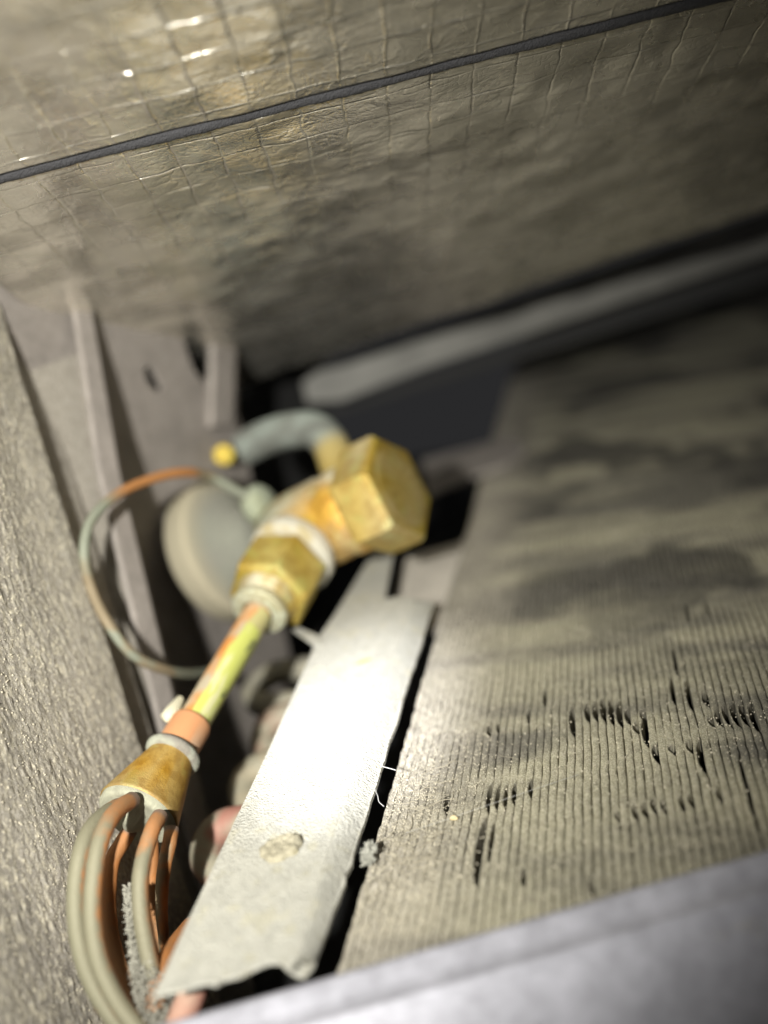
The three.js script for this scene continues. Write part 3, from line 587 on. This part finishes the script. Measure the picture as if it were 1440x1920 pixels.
  const face = turned(fo, ax, [[R1 - 0.0005, -0.0004], [R1 - 0.0007, 0.0016], [R1 - 0.002, 0.0026], [R1 - 0.0042, 0.0022], [0.0055, 0.0024], [0.0035, 0.0044], [0.0018, 0.0062], [0, 0.0066]], 64);
  part('dusty_face', colourise(face, (p, n) => mix3([0.36, 0.36, 0.27], [0.24, 0.235, 0.18], smooth(0.45, 0.75, fbm(p.x * 300, p.y * 300, p.z * 300, 3)))), M.dusty, t);
  // capillary tubes: start inside the face, then bow down to the coil
  const capil = (l, r, bare, dustAmt, taper) => {
    r *= 0.9; const pts = l.map((q) => P(...q));
    const f = dustOn(COPPER, [0.31, 0.30, 0.215], dustAmt, 260);
    const cf = (q, n, p) => { const k = fbm(p.x * 420, p.y * 420, p.z * 420, 4), lie = 0.75 * n.y - 0.7 * n.dot(e2) + 0.35 * n.dot(e1) + 0.9 * (k - 0.5); const c = mix3(mix3(COPPER, [0.2, 0.15, 0.09], 0.5 * k), [0.21, 0.2, 0.135], clamp(dustAmt * 1.1 * smooth(-0.35, 0.5, lie) * mix(0.25, 1, smooth(bare * 0.4, bare, q + 0.25 * (k - 0.5))))); return mix3(c, [0.17, 0.14, 0.12], 0.8 * smooth(0.045, 0.02, q)); };
    part('capillary_tube', tube(pts, taper ? (q) => r * mix(1, taper, q) : r, { seg: 110, rad: 22, color: cf, wobble: 0.0003 }), M.copper, t);
  };
  capil([[222, 1512, 0.294], [200, 1526, 0.286], [170, 1556, 0.278], [152, 1600, 0.272], [142, 1680, 0.267], [148, 1760, 0.263], [170, 1835, 0.26], [208, 1902, 0.257], [256, 1960, 0.255]], 0.0029, 0.1, 1);
  capil([[248, 1500, 0.287], [226, 1514, 0.280], [202, 1544, 0.272], [185, 1590, 0.266], [175, 1660, 0.261], [174, 1730, 0.258], [188, 1808, 0.255], [222, 1880, 0.252], [275, 1950, 0.249]], 0.0028, 0.3, 0.9);
  capil([[300, 1530, 0.286], [287, 1553, 0.280], [274, 1592, 0.275], [264, 1640, 0.27], [264, 1700, 0.267], [274, 1770, 0.264], [290, 1840, 0.261], [305, 1910, 0.258], [316, 1960, 0.257]], 0.0027, 0.28, 0.9);
  capil([[322, 1556, 0.294], [318, 1580, 0.290], [311, 1612, 0.288], [305, 1650, 0.288], [303, 1700, 0.29], [306, 1750, 0.294], [309, 1800, 0.300], [314, 1850, 0.306]], 0.0026, 0.2, 0.75, 0.5);
  capil([[244, 1556, 0.300], [228, 1582, 0.297], [212, 1610, 0.294], [204, 1660, 0.292], [204, 1720, 0.29], [214, 1780, 0.287], [238, 1850, 0.281], [270, 1925, 0.274]], 0.0027, 0.5, 0.3);
  capil([[282, 1570, 0.301], [284, 1600, 0.3], [284, 1640, 0.3], [288, 1700, 0.3], [298, 1770, 0.3], [315, 1850, 0.3]], 0.0026, 0.5, 0.3);
  capil([[360, 1735, 0.29], [328, 1775, 0.276], [306, 1812, 0.266], [294, 1850, 0.26], [290, 1900, 0.256]], 0.0031, 2, 0.1);
}

// ---------------------------------------------------------------- dust, fluff and fibres
function fluff(name, spots, n, len, r, mat, label, category) {
  const gs = [];
  for (let i = 0; i < n; i++) {
    const [px, py, z, s] = spots[Math.floor(rnd() * spots.length)];
    const c = P(px + rr(-s, s), py + rr(-s, s), z + rr(-s, s) * 0.00016);
    let d = V3(rr(-1, 1), rr(-1, 1), rr(-1, 1)).normalize(); const pts = [c.clone()];
    for (let k = 0; k < 3; k++) { d.add(V3(rr(-1, 1), rr(-1, 1), rr(-1, 1)).multiplyScalar(0.6)).normalize(); c.addScaledVector(d, len * rr(0.2, 0.5)); pts.push(c.clone()); }
    gs.push(tube(pts, r * rr(0.6, 1.6), { seg: 6, rad: 4, caps: false }));
  }
  return tag(part(name, mergeGeometries(gs), mat), label, category);
}
{
  const spots = [];
  for (let i = 0; i <= 20; i++) { const k = i / 20, y = mix(1670, 1940, k); spots.push([mix(243, 292, k) - 6 * k, y, mix(0.276, 0.252, k), 8 + 22 * k]); spots.push([mix(240, 312, k), y, mix(0.278, 0.254, k), 6 + 18 * k]); }
  fluff('dust_clump', spots, 7000, 0.0013, 0.00012, std([0.36, 0.35, 0.295], 0.95, 0), 'grey fuzzy dust clump hanging among the thin copper tubes', 'dust clump');
  fluff('lint_ball', [[690, 1604, 0.268, 10], [694, 1590, 0.268, 8], [688, 1612, 0.268, 8]], 420, 0.0011, 0.00014, std([0.4, 0.4, 0.35], 0.95, 0), 'pale lint ball in the black gap beside the white plate', 'lint');
  const hair = (l, r, label) => tag(part('fibre', tube(l.map((q) => P(...q)), r, { seg: 40, rad: 6 }), M.fibre), label, 'fibre');
  hair([[716, 1437, 0.291], [728, 1440, 0.292], [742, 1444, 0.293]], 0.00015, 'short straight white fibre bridging the black gap beside the hot white plate');
  hair([[702, 1478, 0.284], [708, 1492, 0.286], [711, 1504, 0.287], [720, 1512, 0.287]], 0.00011, 'curled white fibre hanging into the black gap at the fins');
  const [, , z0] = COIL.px(760, 1560), [, , z1] = COIL.px(1085, 1452);
  hair([[760, 1562, z0 * 0.985], [850, 1532, mix(z0, z1, 0.3) * 0.978], [960, 1494, mix(z0, z1, 0.6) * 0.978], [1085, 1452, z1 * 0.99]], 0.000045, 'long thin cobweb thread slanting across the fins');
  // husk caught on the thread
  const [u, v] = COIL.px(851, 1534, 0.001);
  const sg = new THREE.SphereGeometry(0.001, 20, 14); sg.scale(1.25, 0.72, 0.8);
  const sp = sg.attributes.position; for (let i = 0; i < sp.count; i++) { const x = sp.getX(i); sp.setY(i, sp.getY(i) + 0.22 * x * x / 0.001 * -1 + 0.00018); }
  sg.computeVertexNormals(); sg.applyMatrix4(COIL.m(0.001)); sg.translate(...COIL.at(u, v, 0).sub(COIL.o).toArray());
  tag(part('husk', sg, M.crumb), 'tiny yellow husk resting on the fins under the cobweb thread', 'husk');
}
// pan floor far below the coil
{
  const g = new THREE.BoxGeometry(0.7, 1.1, 0.01).translate(0.1, 0.3, -0.12).applyMatrix4(COIL.m());
  part('floor', g, M.dark, null, null, 'structure');
}
renderer.render(scene, camera);
